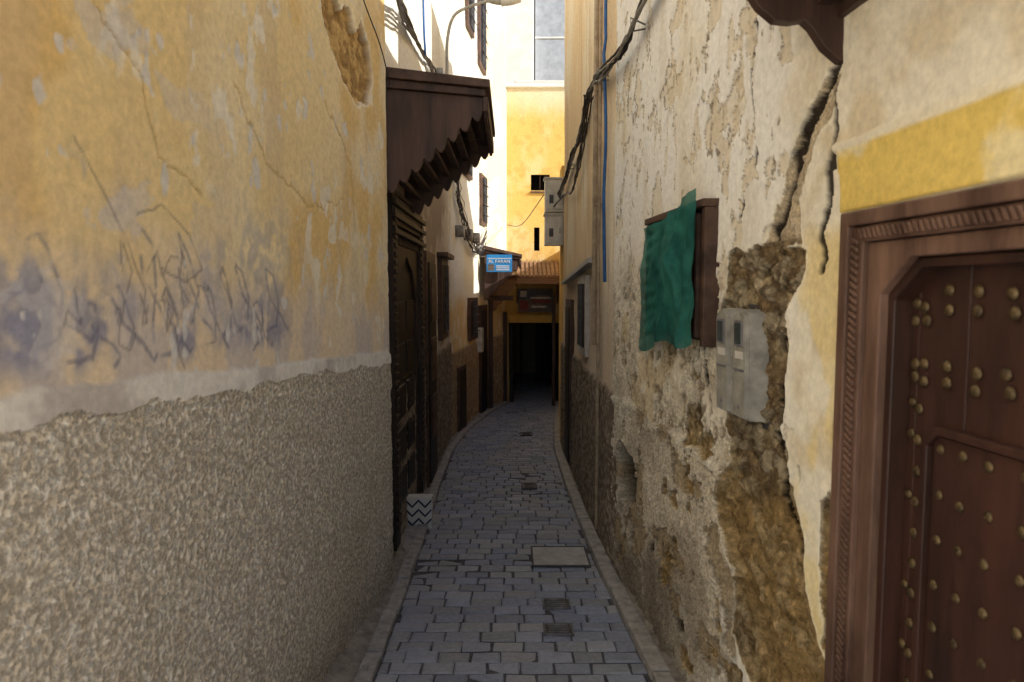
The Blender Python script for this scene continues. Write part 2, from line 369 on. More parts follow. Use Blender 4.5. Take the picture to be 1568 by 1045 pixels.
    lp=ss(1.95,1.96,Z)*(1-ss(1.975,1.99,Z+.02*(n2-.5)))*(Y<1.82); c=mix(c,lin((238,230,208)),lp*.8); d=d+lp*.014*ss(.3,.5,n2)
    # exposed rubble / earth
    wy=Y+.09*(fbm(Y*9,Z*9,6,151)-.5)+.02*(n3-.5); wz=Z+.09*(fbm(Y*9+7,Z*9,6,152)-.5)
    e=np.minimum(dpoly(wy,wz,EARTH),dpoly(wy,wz,EARTH2)); e3=dpoly(wy,wz,EARTH3)
    f6=fbm(Y*6+3,Z*6,5,155); e=np.where((Y>2.3)&(Y<3.2)&(Z<1.7)&(f6>.66),np.minimum(e,-.006),e)
    sh3=(e3<e).astype(float)*ss(1.70,1.80,Z); e=np.minimum(e,e3)
    em=1-ss(-.002,.002,e); emm=e<0; ed=1-ss(-.016,.003,e)
    q1=fbm(Y*14,Z*14,5,153); q2=fbm(Y*45,Z*45,3,154)
    r1,ri=worley(Y*12+3*q1,Z*16+3*n2,15)
    ec=mix(fill(sh,(216,195,157)),lin((174,150,115)),ss(.38,.6,q1)); ec=mix(ec,lin((226,214,186)),ss(.55,.8,ri)*.6); ec=mix(ec,lin((110,92,70)),ss(.52,.75,r1)*.75)
    ec=mix(ec,lin((128,106,80)),ss(.54,.66,q2)*.65)
    ec=mix(ec,lin((222,186,122)),(1-ss(.9,1.1,Z))*ss(.45,.6,n1+.1*n2)*.5)
    ec=mix(ec,lin((212,200,176)),sh3*.6)
    c=mix(c,ec,em); rub=-.030+.022*ss(.9,.2,r1)*ri+.035*(q1-.5)+.026*(q2-.5)+.012*(n3-.5)
    flat=d-.010+.010*(q2-.5)
    d=d*(1-ed)+ed*(rub*(1-sh3)+flat*sh3)
    rim=(1-ss(0,.012,np.abs(e-.006)))*(1-em); c=mix(c,lin((244,239,222)),rim*.6)
    # cracks
    wob=.035*(fbm(Y*16,Z*16,5,161)-.5)*2; wo2=.035*(fbm(Y*16+9,Z*16,5,162)-.5)*2
    k1=dline(Y+wob,Z+wo2,[(1.80,2.18),(1.86,2.13),(1.95,2.09),(2.04,2.0),(2.09,1.88),(2.17,1.76)])
    k2=dline(Y+wob,Z+wo2,[(1.82,2.12),(1.84,1.98),(1.85,1.86),(1.88,1.78),(1.87,1.66)])
    k3=dline(Y+wob,Z,[(2.66,1.95),(2.67,1.62),(2.74,1.45),(2.70,1.2)])
    k4=dline(Y+wob,Z,[(3.9,2.6),(3.85,2.3),(3.95,2.1),(3.92,1.8)])
    k5=dline(Y+wob,Z+wo2,[(2.3,2.6),(2.36,2.3),(2.30,2.05),(2.42,1.85)])
    k6=dline(Y+wob,Z+wo2,[(2.12,1.5),(2.08,1.35),(2.12,1.15),(2.05,1.0),(1.95,.8)])
    for k,w,dp in((k1,.019,.012),(k2,.014,.010),(k3,.008,.014),(k4,.004,.008),(k5,.005,.008),(k6,.012,.014)):
        m=1-ss(w*.75,w,k+.022*(n3-.5)); d=d-m*dp; c=mix(c,lin((48,40,34)),m*.95)
    # hole
    hk=dpoly(Y+.05*(n3-.5),Z+.05*(n2-.5),[(3.70,.64),(3.9,.70),(4.1,.68),(4.16,.55),(4.12,.40),(3.95,.32),(3.72,.42)]); hm=1-ss(-.014,.004,hk)
    d=d-hm*.13; c=mix(c,lin((44,38,32)),hm*.92)
    for (pts,w) in(([(3.92,1.60),(3.93,1.50)],.02),([(2.78,1.36),(2.78,1.33)],.014),([(1.76,1.22),(1.765,1.25)],.009),([(1.95,1.05),(1.955,1.08)],.009),([(3.3,.35),(3.35,.30)],.03),([(2.9,.12),(2.95,.10)],.03)):
        m=1-ss(w*.6,w,dline(Y+.03*(n3-.5),Z+.03*(n2-.5),pts)); d=d-m*.035; c=mix(c,lin((66,56,48)),m)
    mi=np.where(emm&(sh3<.5),2,np.where(ddm|((mid>.6)&(n2>.42))|emm,1,0))
    return d,c,mi
ch=empty('cream_plaster_house')
RB=-.35; RH=3.95; xrb=1.002-.085*RB
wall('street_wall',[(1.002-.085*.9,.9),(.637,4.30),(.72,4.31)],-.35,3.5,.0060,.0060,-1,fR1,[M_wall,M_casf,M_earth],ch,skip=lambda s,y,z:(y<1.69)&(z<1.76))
wall('upper_wall',[(xrb,RB),(.637,4.30)],3.5,RH,.09,.09,-1,fC1((243,240,232),(232,224,206)),M_wall,ch)
wall('rear_street_wall',[(xrb,RB),(1.002-.085*.9,.9)],-.35,3.5,.06,.06,-1,fC1((242,238,228),(228,220,204)),M_wall,ch)
body('masonry',[(xrb+.2,RB),(.637+.2,4.28),(4,4.28),(4,RB)],-.9,RH-.01,M_body,ch)
body('top_cap',[(xrb-.03,RB-.05),(.637-.03,4.27),(4,4.27),(4,RB-.05)],RH,RH+.06,M_body,ch)  # unseen lid added over the hollow wall to stop light leaking in
body('end_masonry',[(xrb-.001,RB-.04),(xrb+.3,RB-.04),(xrb+.3,RB+.001),(xrb-.001,RB+.001)],-.9,RH-.01,M_body,ch)

# ================================================================ left second house
def fL2(S,X,Y,Z):
    sh=Y.shape; n1=fbm(Y*2,Z*2,5,201); n2=fbm(Y*8,Z*8,4,202); a,ai=worley(Y*26,Z*26,5)
    c=mix(fill(sh,(224,210,184)),lin((240,234,216)),ss(2.4,3.4,Z+.5*(n1-.5))); c=mix(c,lin((170,148,124)),ss(.46,.60,n1)*.7*(1-ss(2.5,3,Z)))
    dd=1-ss(-.02,.02,Z-.92-.05*(n2-.5)); dc=mix(fill(sh,(136,120,104)),lin((184,170,152)),ss(.3,.8,(1-a)*ai+.3*n2))
    c=mix(c,dc,dd); c=mix(c,lin((226,218,204)),(1-ss(0,.04,np.abs(Z-.97-.05*(n2-.5))))*.6)
    return .02*(n1-.5)+.008*(n2-.5)+dd*(.015+.012*(1-a)*ai),c,(dd>.5).astype(int)
bh=empty('brown_plaster_house')
wall('street_wall',[(-.80,3.9),(-.80,8.76),(-.83,8.8)],-.6,6.5,.018,.018,1,fL2,[M_wall,M_casf],bh)
body('masonry',[(-4,3.912),(-.86,3.912),(-.86,8.79),(-4,8.79)],-.9,6.48,M_body,bh)
b=B()
b.mbox(ML2,6.15,6.85,-.25,1.95,-.01,.035,0); b.mbox(ML2,6.24,6.76,-.2,1.85,.035,.05,1)
for z in(.2,.75,1.3): b.mbox(ML2,6.3,6.7,z,z+.4,.05,.062,0)
b.mbox(ML2,7.35,8.05,1.05,1.95,-.01,.05,0); b.mbox(ML2,7.43,7.97,1.13,1.87,.05,.056,1)
for y in(7.56,7.70,7.84): b.mbox(ML2,y,y+.02,1.13,1.87,.056,.075,2)
b.mbox(ML2,7.3,8.1,1.95,2.0,-.01,.12,0)
b.mbox(ML2,6.9,7.3,2.9,3.6,-.01,.05,0); b.mbox(ML2,6.95,7.25,2.95,3.55,.05,.056,1)
b.build('window_and_door_joinery',[M_woodh,M_black,M_iron],bh,.004)

# ================================================================ whitewashed house (sunlit)
def fL3(S,X,Y,Z):
    sh=Y.shape; n1=fbm(S*1.6,Z*1.6,5,301); n2=fbm(S*7,Z*7,4,302); a,ai=worley(S*24,Z*24,5)
    c=fill(sh,(240,234,218)); oc=(1-ss(1.25,1.6,Z+.3*(n1-.5)))
    c=mix(c,lin((226,192,126)),oc*.85); c=mix(c,lin((236,218,172)),ss(.45,.6,n1)*(1-oc)*.6)
    c=mix(c,lin((238,228,204)),ss(.50,.58,n2)*oc*.7)
    dd=1-ss(-.02,.02,Z-.78-.08*(n2-.5)); dc=mix(fill(sh,(164,138,108)),lin((200,178,144)),ss(.3,.8,(1-a)*ai+.3*n2)); c=mix(c,dc,dd)
    return .03*(n1-.5)+.008*(n2-.5)+dd*(.012+.012*(1-a)*ai),c,(dd>.5).astype(int)
wh=empty('whitewashed_house')
wall('street_wall',[(-.84,8.78),(-.79,8.8),(-.44,11.7),(-.1,12.5)],-.8,8.2,.03,.03,1,fL3,[M_wall,M_casf],wh)
body('masonry',[(-4,8.8),(-.85,8.8),(-.50,11.72),(-.16,12.5),(-4,12.5)],-.9,8.18,M_body,wh)
b=B()
def win3(s0,s1,z0,z1,g=True):
    b.mbox(ML3,s0,s1,z0,z1,-.04,.045,0); b.mbox(ML3,s0+.06,s1-.06,z0+.06,z1-.06,.045,.05,1)
    if g:
        k=4
        for i in range(1,k): 
            y=s0+.06+(s1-s0-.12)*i/k; b.mbox(ML3,y-.008,y+.008,z0+.04,z1-.04,.052,.075,2)
        for i in range(1,5):
            z=z0+(z1-z0)*i/5; b.mbox(ML3,s0+.04,s1-.04,z-.007,z+.007,.076,.086,2)
win3(9.95,10.6,.85,1.48); win3(11.0,11.55,2.65,3.45); win3(10.9,11.5,5.1,6.3); win3(9.9,10.4,5.3,6.2); win3(9.6,10.2,3.2,4.1); win3(11.05,11.5,4.1,4.75)
win3(9.2,9.55,6.4,7.2)
b.build('window_grilles',[M_woodh,M_black,M_iron],wh,.003)
b=B(); b.mbox(ML3,10.85,11.5,-.45,1.35,-.04,.05,0); b.mbox(ML3,10.93,11.42,-.4,1.27,.05,.056,1); b.build('door_joinery',[M_wood,M_black],wh,.004)
b=B(); b.mbox(ML3,9.1,9.65,-.35,.55,-.04,.04,0); b.mbox(ML3,9.16,9.6,-.3,.5,.04,.046,1); b.build('low_hatch',[M_woodh,M_black],wh,.004)
b=B(); b.mbox(ML3,10.68,10.84,.62,1.0,0,.09,0); b.mbox(ML3,10.70,10.82,.66,.96,.09,.10,1); b.build('letter_box',[M_cab,M_metal],wh,.008)

# ================================================================ right orange house
def fR2(S,X,Y,Z):
    sh=Y.shape; n1=fbm(Y*2,Z*1.2,5,401); n2=fbm(Y*8,Z*8,4,402); a,ai=worley(Y*30,Z*30,5); nst=fbm(Y*10,Z*1.2,4,404)
    c=mix(fill(sh,(235,213,178)),lin((241,229,206)),ss(.4,.62,n1)); c=mix(c,lin((210,182,146)),ss(.52,.72,nst)*.5)
    c=mix(c,lin((190,174,158)),(1-ss(1.4,1.9,Z+.4*(n1-.5)))*.7)
    dd=1-ss(-.02,.02,Z-.95-.08*(n2-.5)); dc=mix(fill(sh,(122,110,98)),lin((178,164,148)),ss(.3,.9,(1-a)*ai+.3*n2)); c=mix(c,dc,dd)
    return .022*(n1-.5)+.008*(n2-.5)+dd*(.02+.014*(1-a)*ai),c,(dd>.5).astype(int)
rh=empty('orange_plaster_house')
wall('street_wall',[(.675,4.2),(.64,4.32),(.62,8.27),(.64,8.3),(.8,8.31)],-.7,5.3,.016,.016,-1,fR2,[M_wall,M_casf],rh,skip=lambda s,y,z:(y<6.3)&(z>4.4))
body('masonry',[(.70,6.3),(.68,8.26),(4,8.26),(4,6.3)],-.9,5.28,M_body,rh)
body('lower_masonry',[(.70,4.29),(.70,6.29),(4,6.29),(4,4.29)],-.9,4.38,M_body,rh)
b=B()
b.mbox(MR2,5.55,6.15,1.05,1.72,-.02,.035,3); b.mbox(MR2,5.62,6.08,1.12,1.65,.035,.04,1)
for y in(5.72,5.85,5.98): b.mbox(MR2,y,y+.015,1.12,1.65,.042,.055,2)
b.mbox(MR2,6.9,7.5,-.2,1.5,-.02,.035,0); b.mbox(MR2,6.98,7.42,-.2,1.42,.035,.045,1)
b.prism([(5.1,1.80),(7.7,1.66),(7.7,1.69),(5.1,1.84)],MR2,0,.07,3)
b.build('window_and_ledge',[M_woodh,M_black,M_iron,M_slab],rh,.003)
# low wall beyond
rl=empty('low_yellow_house')
wall('street_wall',[(.80,8.32),(.60,8.5),(.62,8.8),(.72,10.2),(.86,12.5)],-.8,2.3,.03,.03,-1,fC1((232,192,120),(218,178,118)),M_wall,rl)
body('masonry',[(.70,8.28),(.80,10.2),(.93,12.5),(4,12.5),(4,8.28)],-.9,2.29,M_body,rl)
body('pier',[(.605,8.4),(.605,8.8),(1.2,8.8),(1.2,8.4)],2.29,3.1,M_yel,rl)

# ================================================================ yellow house over the passage
def fY(S,X,Y,Z):
    sh=S.shape; n1=fbm(S*2,Z*1.3,5,501); n2=fbm(S*9,Z*9,4,502)
    c=mix(fill(sh,(238,204,124)),lin((240,216,160)),ss(.42,.62,n1)); c=mix(c,lin((224,184,102)),ss(.56,.66,n2)*.5)
    c=mix(c,lin((240,230,204)),ss(4.5,5.1,Z+.5*(n1-.5))*.85)
    return .02*(n1-.5)+.006*(n2-.5),c
yh=empty('yellow_passage_house')
def skY(s,y,z):
    x=s-.14
    return ((x<.86)&(x>-.05)&(z<1.05))|((x>.35)&(x<.68)&(z>3.38)&(z<3.66))|((x>.40)&(x<.50)&(z>2.3)&(z<2.72))
wall('street_wall',[(-.14,12.5),(2.2,12.5)],-.8,5.25,.02,.02,1,fY,M_wall,yh,skip=skY)
body('passage_side_masonry',[(-4,12.53),(-.06,12.53),(.06,20),(-4,20)],-1.2,5.2,M_yel,yh)
body('passage_far_masonry',[(.87,12.53),(4,12.53),(4,20),(1.05,20)],-1.2,5.2,M_yel,yh)
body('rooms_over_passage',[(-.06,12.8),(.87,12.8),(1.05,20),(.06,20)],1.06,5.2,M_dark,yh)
body('passage_end',[(0,19),(1.1,19),(1.1,19.5),(0,19.5)],-1.2,1.1,M_body,yh)
b=B(); b.box(-.08,.90,12.36,12.80,1.0,1.14,0); b.box(-.04,.03,12.42,12.7,-.6,1.0,1); b.box(.81,.86,12.42,12.7,-.6,1.0,1)
b.box(.2,.23,16,16.04,-.8,1.0,2); b.box(.55,.9,15.8,15.9,-.7,.9,1)
b.build('passage_lintel_and_posts',[M_yel,M_black,M_iron],yh,.008)
b=B(); b.box(.33,.70,12.46,12.5,3.34,3.37,0); b.box(.50,.52,12.6,12.62,3.36,3.68,0); b.build('window_bars',[M_woodh],yh,.003)
b=B(); b.box(-.2,2.2,12.44,12.6,5.2,5.27,0); b.build('roof_coping',[M_whr],yh,.01)
# far houses
fh=empty('white_tall_house'); b=B(); b.box(-3,.62,19.9,24,-1,13,0)
b.build('facade',[M_whr,M_woodh],fh,.02)
gh=empty('grey_block_house'); b=B(); b.box(.66,3.2,20.1,24,-1,13,0)
for z in(7.45,8.75,10.0): b.box(.66,3.2,20.07,20.1,z,z+.05,1)
b.build('facade',[M_gry,M_whr],gh,.02)
oh3=empty('cream_rooftop_parapet'); b=B(); b.box(.1,1.4,15.0,17,5.2,6.0,0); b.box(.05,1.45,14.95,17.05,6.0,6.06,0); b.build('parapet_wall',[M_whr],oh3,.02)

# ================================================================ ground, street
b=B(); R_=300
b.add([(-R_,-R_,gz(-R_)-.05),(R_,-R_,gz(-R_)-.05),(R_,R_,gz(R_)-.05),(-R_,R_,gz(R_)-.05)],[(0,1,2,3)]); b.build('ground',[M_ground])
def I(tab,y):
    return float(np.interp(y,[t[0] for t in tab],[t[1] for t in tab]))
WL=[(-2,-1.28),(3.95,-.704),(4.0,-.8),(8.8,-.79),(11.7,-.44),(12.5,-.1),(12.6,-.05),(18,.06)]
WR=[(-2,1.17),(4.3,.636),(8.3,.62),(8.5,.6),(10.2,.72),(12.5,.86),(18,1.05)]
RL=[(-2,-.78),(2.86,-.603),(4.43,-.62),(6.2,-.67),(8,-.69),(9.0,-.63),(9.8,-.54),(11.3,-.31),(12.5,-.02),(19,.1)]
RR=[(-2,.82),(2.86,.614),(4.43,.526),(6.2,.50),(8,.50),(9.6,.60),(11.3,.72),(12.5,.82),(19,1.0)]
V=[];F=[];CC=[];y=-2.2; row=0; cb=[(158,168,192),(168,177,197),(148,158,182),(178,183,195),(162,168,180)]
while y<18.8:
    h=.102+random.uniform(-.004,.004); off=(row%2)*.08+random.uniform(-.02,.02)
    x=-1.2+off; xl,xr=I(RL,y),I(RR,y)
    while x<1.3:
        w=.16+random.uniform(-.022,.022); a=max(x,xl); e=min(x+w,xr)
        if e-a>.03:
            g=.003; z=gz(y)+.014*(fbm(np.array(x*1.5),np.array(y*1.2),2,5)-.5)+random.uniform(-.003,.003); k=len(V)
            x0,x1,y0,y1=a+g,e-g,y+g,y+h-g; t1,t2=random.gauss(0,.0018),random.gauss(0,.0018)
            j=lambda:random.uniform(-.0035,.0035)
            for (ins,dz) in((0,-.04),(0,-.007),(.007,0)):
                for (px,py,s1,s2) in((x0+ins,y0+ins,-1,-1),(x1-ins,y0+ins,1,-1),(x1-ins,y1-ins,1,1),(x0+ins,y1-ins,-1,1)):
                    V.append((px+j(),py+j(),z+dz+s1*t1+s2*t2+SL*(py-y)))
            for q in range(2):
                for r in range(4): F.append((k+q*4+r,k+q*4+(r+1)%4,k+q*4+4+(r+1)%4,k+q*4+4+r))
            F.append((k+8,k+9,k+10,k+11))
            dirt=float(ss(.45,.65,fbm(np.array(x*2.2),np.array(y*1.6),3,15)))
            edge=max(0,1-min(x-xl+.05,xr-x)/.22)
            c=lin(random.choice(cb))*random.uniform(.84,1.1); q_=min(.6,.2*dirt+.35*edge); c=c*(1-q_)+lin((182,176,170))*q_; CC+= [c]*12
        x+=w
    y+=h; row+=1
me=D.meshes.new('street_paving'); me.from_pydata(V,[],F); at=me.attributes.new('Col','FLOAT_COLOR','POINT')
c4=np.ones((len(V),4)); c4[:,:3]=np.array(CC); at.data.foreach_set('color',c4.ravel()); me.materials.append(M_sett)
sp=empty('street_paving'); o=D.objects.new('setts',me); COL.objects.link(o); o.parent=sp
b=B(); N=60
vs=[]
for i in range(N+1):
    y=-2.2+21*i/N; vs+=[(I(RL,y)-.02,y,gz(y)-.007),(I(RR,y)+.02,y,gz(y)-.007)]
b.add(vs,[(2*i,2*i+1,2*i+3,2*i+2) for i in range(N)]); b.build('joint_bed',[M_joint],sp)
def apron(name,WT,RT,sg,kw):
    n=230; m=9; vs=[]
    for i in range(n+1):
        y=-2+14.4*i/n; r=I(RT,y)+sg*kw
        w=I(WT,y)+sg*.04
        for k in range(m):
            t=k/(m-1); x=r+(w-r)*t
            nz=float(fbm(np.array(x*9.),np.array(y*5.),4,77)); vs.append((x,y,gz(y)+.012+.05*t*t+.03*(nz-.5)))
    fs=[(i*m+k,i*m+k+1,(i+1)*m+k+1,(i+1)*m+k) for i in range(n) for k in range(m-1)]
    b=B(); b.add(vs,fs); return b.build(name,[M_cem],None,smooth=True)
apron('cement_gutter_margin',WL,RL,-1,.07); apron('cement_gutter_margin.001',WR,RR,1,.07)
def kerb(name,RT,sg,kw,hgt):
    b=B(); y=-2
    while y<12.2:
        L=random.uniform(.38,.5); y1=min(y+L,12.3); a0,a1=I(RT,y+.004),I(RT,y1-.004); hh=hgt+random.uniform(-.006,.006)
        j=random.uniform(-.006,.006)
        q=[(a0+j,y+.004),(a1+j,y1-.004),(a1+sg*kw+j,y1-.004),(a0+sg*kw+j,y+.004)]
        vs=[(px,py,gz(py)-.05) for px,py in q]+[(px,py,gz(py)+hh) for px,py in q]
        b.add(vs,[(0,1,2,3),(4,5,6,7),(0,1,5,4),(1,2,6,5),(2,3,7,6),(3,0,4,7)]); y=y1
    return b.build(name,[M_conc],None,.010)
kerb('kerb',RL,-1,.075,.03); kerb('kerb.001',RR,1,.085,.045)
# covers
def gcov(name,x0,x1,y0,y1,mt,mt2,bars):
    e=B(); Mg=lambda a,z,yy:(a,yy,gz(yy)+z)
    e.mbox(Mg,x0,x1,-.02,.011,y0,y1,0); w=.012
    for (a,c,d_,f_) in((x0,x1,y0-w,y0-.002),(x0,x1,y1+.002,y1+w),(x0-w,x0-.002,y0-w,y1+w),(x1+.002,x1+w,y0-w,y1+w)): e.mbox(Mg,a,c,-.02,.014,d_,f_,1)
    for i in range(bars):
        yy=y0+(y1-y0)*(i+.3)/bars; e.mbox(Mg,x0+.015,x1-.015,.011,.016,yy,yy+(y1-y0)/bars*.45,1)
    return e.build(name,[mt,mt2],None,.002)
gcov('concrete_inspection_slab',.14,.49,4.22,4.56,M_slab,M_iron,0)
gcov('drain_grate',.10,.22,6.15,6.34,M_cover,M_iron,4)
gcov('drain_grate.001',.18,.31,3.60,3.70,M_iron,M_cover,4)
gcov('drain_grate.002',.17,.30,3.29,3.39,M_iron,M_cover,4)
gcov('drain_grate.003',.12,.26,8.9,9.1,M_cover,M_iron,4)
# gravel
b=B()
for i in range(800):
    y=1.5+9*random.random()**1.5; side=random.random()
    if side<.45: x=I(RL,y)-random.uniform(-.02,.16)
    elif side<.9: x=I(RR,y)+random.uniform(-.02,.14)
    else: x=random.uniform(I(RL,y),I(RR,y))
    r=random.uniform(.003,.010)*(1 if side<.9 else .6); z=gz(y)+.012+(.02 if side<.9 else 0)
    vs=[(x+r*random.uniform(.6,1.2)*sx,y+r*random.uniform(.6,1.2)*sy,z+r*.7*sz) for sx,sy,sz in((1,0,0),(-1,0,0),(0,1,0),(0,-1,0),(0,0,1),(0,0,-1))]
    b.add(vs,[(0,2,4),(2,1,4),(1,3,4),(3,0,4),(2,0,5),(1,2,5),(3,1,5),(0,3,5)])
b.build('gravel',[M_conc])

# ================================================================ tiled doorstep
b=B(); zz=gz(5)
b.box(-.80,-.60,5.0,5.10,zz-.1,zz+.235,0)
for k in range(3):
    z0=zz+.015+.07*k; n=4
    for i in range(n):
        xa=-.795+.048*i; xb=xa+.048; u0,u1=(0,.05) if i%2 else (.05,0)
        b.prism([(xa,z0+u0),(xb,z0+u1),(xb,z0+u1+.018),(xa,z0+u0+.018)],lambda a,c,o:(a,o,c),4.994,5.002,1)
b.build('tiled_doorstep',[M_white,M_ink],None,.003)
b=B(); b.prism([(-.80,4.0),(-.68,4.05),(-.66,4.5),(-.63,4.9),(-.65,4.98),(-.8,4.98)],lambda x,y,o:(x,y,o),-.25,gz(4.9)+.03); b.build('stone_doorstep',[M_conc],None,.012)

# ================================================================ left carved door
b=B(); zb=-.08
b.prism([(4.28,zb),(4.28,2.2),(5.72,2.2),(5.72,zb),(5.56,zb),(5.56,2.02),(4.44,2.02),(4.44,zb)],ML2,-.02,.06,0)
b.prism([(4.44,zb),(4.44,2.02),(5.56,2.02),(5.56,zb),(5.46,zb),(5.46,1.5),(5.30,1.72),(5.0,1.84),(4.70,1.72),(4.54,1.5),(4.54,zb)],ML2,-.02,.035,0)
b.mbox(ML2,4.54,5.46,zb,1.84,-.02,.012,1)
for z in np.arange(0.05,2.15,.055):
    for s in(4.30,5.58): b.mbox(ML2,s,s+.11,z,z+.03,.06,.072,0)
for s in np.arange(4.46,5.52,.055): b.mbox(ML2,s,s+.03,1.90,1.99,.035,.048,0)
for z in(1.95,2.05,2.13): b.mbox(ML2,4.24,5.76,z,z+.03,.06,.085,0)
for i in range(5):
    for k in range(2): b.mbox(ML2,4.62+.42*k,4.96+.42*k,.1+.3*i,.32+.3*i,.012,.026,1)
for i in range(4):
    for k in range(8): b.dome(ML2(4.6+.12*k,.06+.3*i,.012),.012,(1,0,0),2)
M_cw=mat('old_carved_wood',(68,54,47),(36,29,26),.6,9,(1,1,.2),.5,.004)
b.build('carved_wooden_door',[M_cw,M_black,M_brass],None,.004)

# ================================================================ wooden canopies
def canopy(name,xw,xt,y0,y1,zw,zt,zlow,nsc=7,dirx=1,wm=None):
    e=empty(name); XZ=lambda a,c,o:(a,o,c)
    t=.035
    b=B(); b.prism([(xw,zw),(xt+.04*dirx,zt),(xt+.04*dirx,zt-.045),(xw,zw-.06)],XZ,y0-.05,y1+.05,0)
    b.prism([(xw,zw-.062),(xt+.015*dirx,zt-.047),(xt+.015*dirx,zt-.085),(xw,zw-.11)],XZ,y0-.025,y1+.025,1)
    b.box(min(xt,xt+.03*dirx),max(xt,xt+.03*dirx),y0-.02,y1+.02,zt-.17,zt-.087,1)
    n=int((y1-y0)/.1)
    for i in range(n):
        yy=y0+(y1-y0)*i/n; b.prism([(yy,zt-.17),(yy+.045,zt-.205),(yy+.09,zt-.17)],lambda a,c,o:(o,a,c),xt,xt+.022*dirx,1)
    b.build('roof_boards',[wm or M_woodh,wm or M_wood],e,.004)
    b=B()
    for yy in(y0,y1-t):
        poly=[(xw,zw-.112),(xt,zt-.087),(xt,zt-.16)]
        for i in range(nsc):
            fa=i/nsc; fb=(i+1)/nsc
            ax=xt+(xw-xt)*fa; az=(zt-.16)+(zlow-zt+.16)*fa; bx=xt+(xw-xt)*fb; bz=(zt-.16)+(zlow-zt+.16)*fb
            for q in(.2,.45,.7):
                lx=ax+(bx-ax)*q; lz=az+(bz-az)*q-.035*math.sin(math.pi*min(q*1.25,1)); poly.append((lx,lz))
            poly.append((bx-(bx-ax)*.12,bz+.022)); poly.append((bx,bz+.004))
        b.prism(poly,XZ,yy,yy+t,0)
    m=9
    for i in range(m):
        f=(i+.5)/m; x=xt+(xw-xt)*f; z=(zt-.10)+(zlow+.08-zt+.10)*f
        b.box(x-.022,x+.022,y0+t,y1-t,z,z+.03,0)
    b.prism([(xw,zlow+.16),(xw,zw-.1),(xt,zt-.1)],XZ,y0+t+.01,y0+t+.03,0)
    b.build('scalloped_brackets',[wm or M_wood],e,.003); return e
canopy('wooden_door_canopy',-.795,-.165,3.985,5.15,2.86,2.78,2.10,nsc=9)
canopy('wooden_door_canopy.001',.93,.42,1.0,1.82,2.78,2.62,2.16,nsc=3,dirx=-1)
canopy('wooden_door_canopy.002',-.44,.12,10.95,11.6,2.30,2.16,1.42,nsc=5)
canopy('wooden_door_canopy.003',-.35,.06,11.75,12.2,2.0,1.86,1.2,nsc=4,wm=M_tan)
e=empty('wooden_passage_canopy'); b=B()
YZ=lambda a,c,o:(o,a,c)
b.prism([(12.46,2.10),(11.75,1.82),(11.75,1.78),(12.46,2.06)],YZ,.08,.84,0)
for x in np.arange(.09,.84,.075): b.prism([(12.46,2.13),(11.73,1.845),(11.73,1.822),(12.46,2.102)],YZ,x,x+.05,0)
b.prism([(12.46,2.04),(11.8,1.78),(11.8,1.70),(12.1,1.62),(12.3,1.48),(12.46,1.35)],YZ,.08,.11,0)
b.prism([(12.46,2.04),(11.8,1.78),(11.8,1.70),(12.1,1.62),(12.3,1.48),(12.46,1.35)],YZ,.81,.84,0)
b.box(.08,.84,11.74,11.77,1.70,1.78,0)
b.build('boards',[M_tan],e,.004)
b=B(); b.box(-.40,-.32,11.45,11.53,-.45,1.5,0); b.box(-.16,-.09,12.3,12.38,-.47,1.2,0); b.box(.70,.76,11.9,11.96,-.45,1.5,0); b.box(-.42,.02,11.44,11.54,1.42,1.5,0)
b.build('shop_front_posts',[M_wood],None,.006)

# ================================================================ studded door (right)
e=empty('studded_wooden_door'); b=B()
oz=-.3
b.prism([(0.5,1.79),(1.735,1.79),(1.735,oz),(1.70,oz),(1.70,1.755),(.5,1.755)],MR1,-.1,.030,0)
b.prism([(0.5,1.753),(1.698,1.753),(1.698,oz),(1.655,oz),(1.655,1.715),(.5,1.715)],MR1,-.1,.018,0)
b.prism([(0.5,1.713),(1.653,1.713),(1.653,oz),(1.60,oz),(1.60,1.59),(1.50,1.672),(.5,1.672)],MR1,-.1,.006,0)
b.prism([(0.5,1.67),(1.50,1.67),(1.598,1.588),(1.598,oz),(1.575,oz),(1.575,1.575),(1.49,1.648),(.5,1.648)],MR1,-.1,-.012,1)
b.build('door_frame',[M_frame,M_red],e,.004)
b=B()
z=-.2
while z<1.72: 
    b.prism([(1.664,z),(1.690,z+.012),(1.690,z+.022),(1.664,z+.010)],MR1,.018,.027,0); z+=.018
y=.6
while y<1.66:
    b.prism([(y,1.722),(y+.012,1.746),(y+.022,1.746),(y+.010,1.722)],MR1,.018,.027,0); y+=.018
b.build('rope_carving',[M_frame],e,.002)
b=B()
y=.5; 
while y<1.575:
    b.mbox(MR1,y+.001,min(y+.149,1.575),oz,1.66,-.10,-.055+random.uniform(-.002,.002),0); y+=.15
b.build('door_planks',[M_red],e,.003)
b=B()
b.prism([(.5,1.305),(1.46,1.305),(1.50,1.265),(1.50,oz),(1.482,oz),(1.482,1.258),(1.453,1.287),(.5,1.287)],MR1,-.056,-.036,0)
b.mbox(MR1,.5,1.478,oz,1.283,-.056,-.049,0)
b.build('wicket_door',[M_red],e,.003)
b=B(); nrm=(-1,0,0)
for yy in(1.555,1.525,1.455,1.375,1.29,1.20,1.11,1.0):
    for zz in(1.595,1.56,1.435,1.40): b.dome(MR1(yy+random.gauss(0,.003),zz-(.03 if yy>1.5 and zz>1.5 else 0)+random.gauss(0,.003),-.054),.0145,nrm,0)
for zz in np.arange(1.33,.1,-.072):
    b.dome(MR1(1.535,zz,-.054),.014,nrm,0)
    if int(zz*100)%2: b.dome(MR1(1.558,zz+.012,-.054),.012,nrm,0)
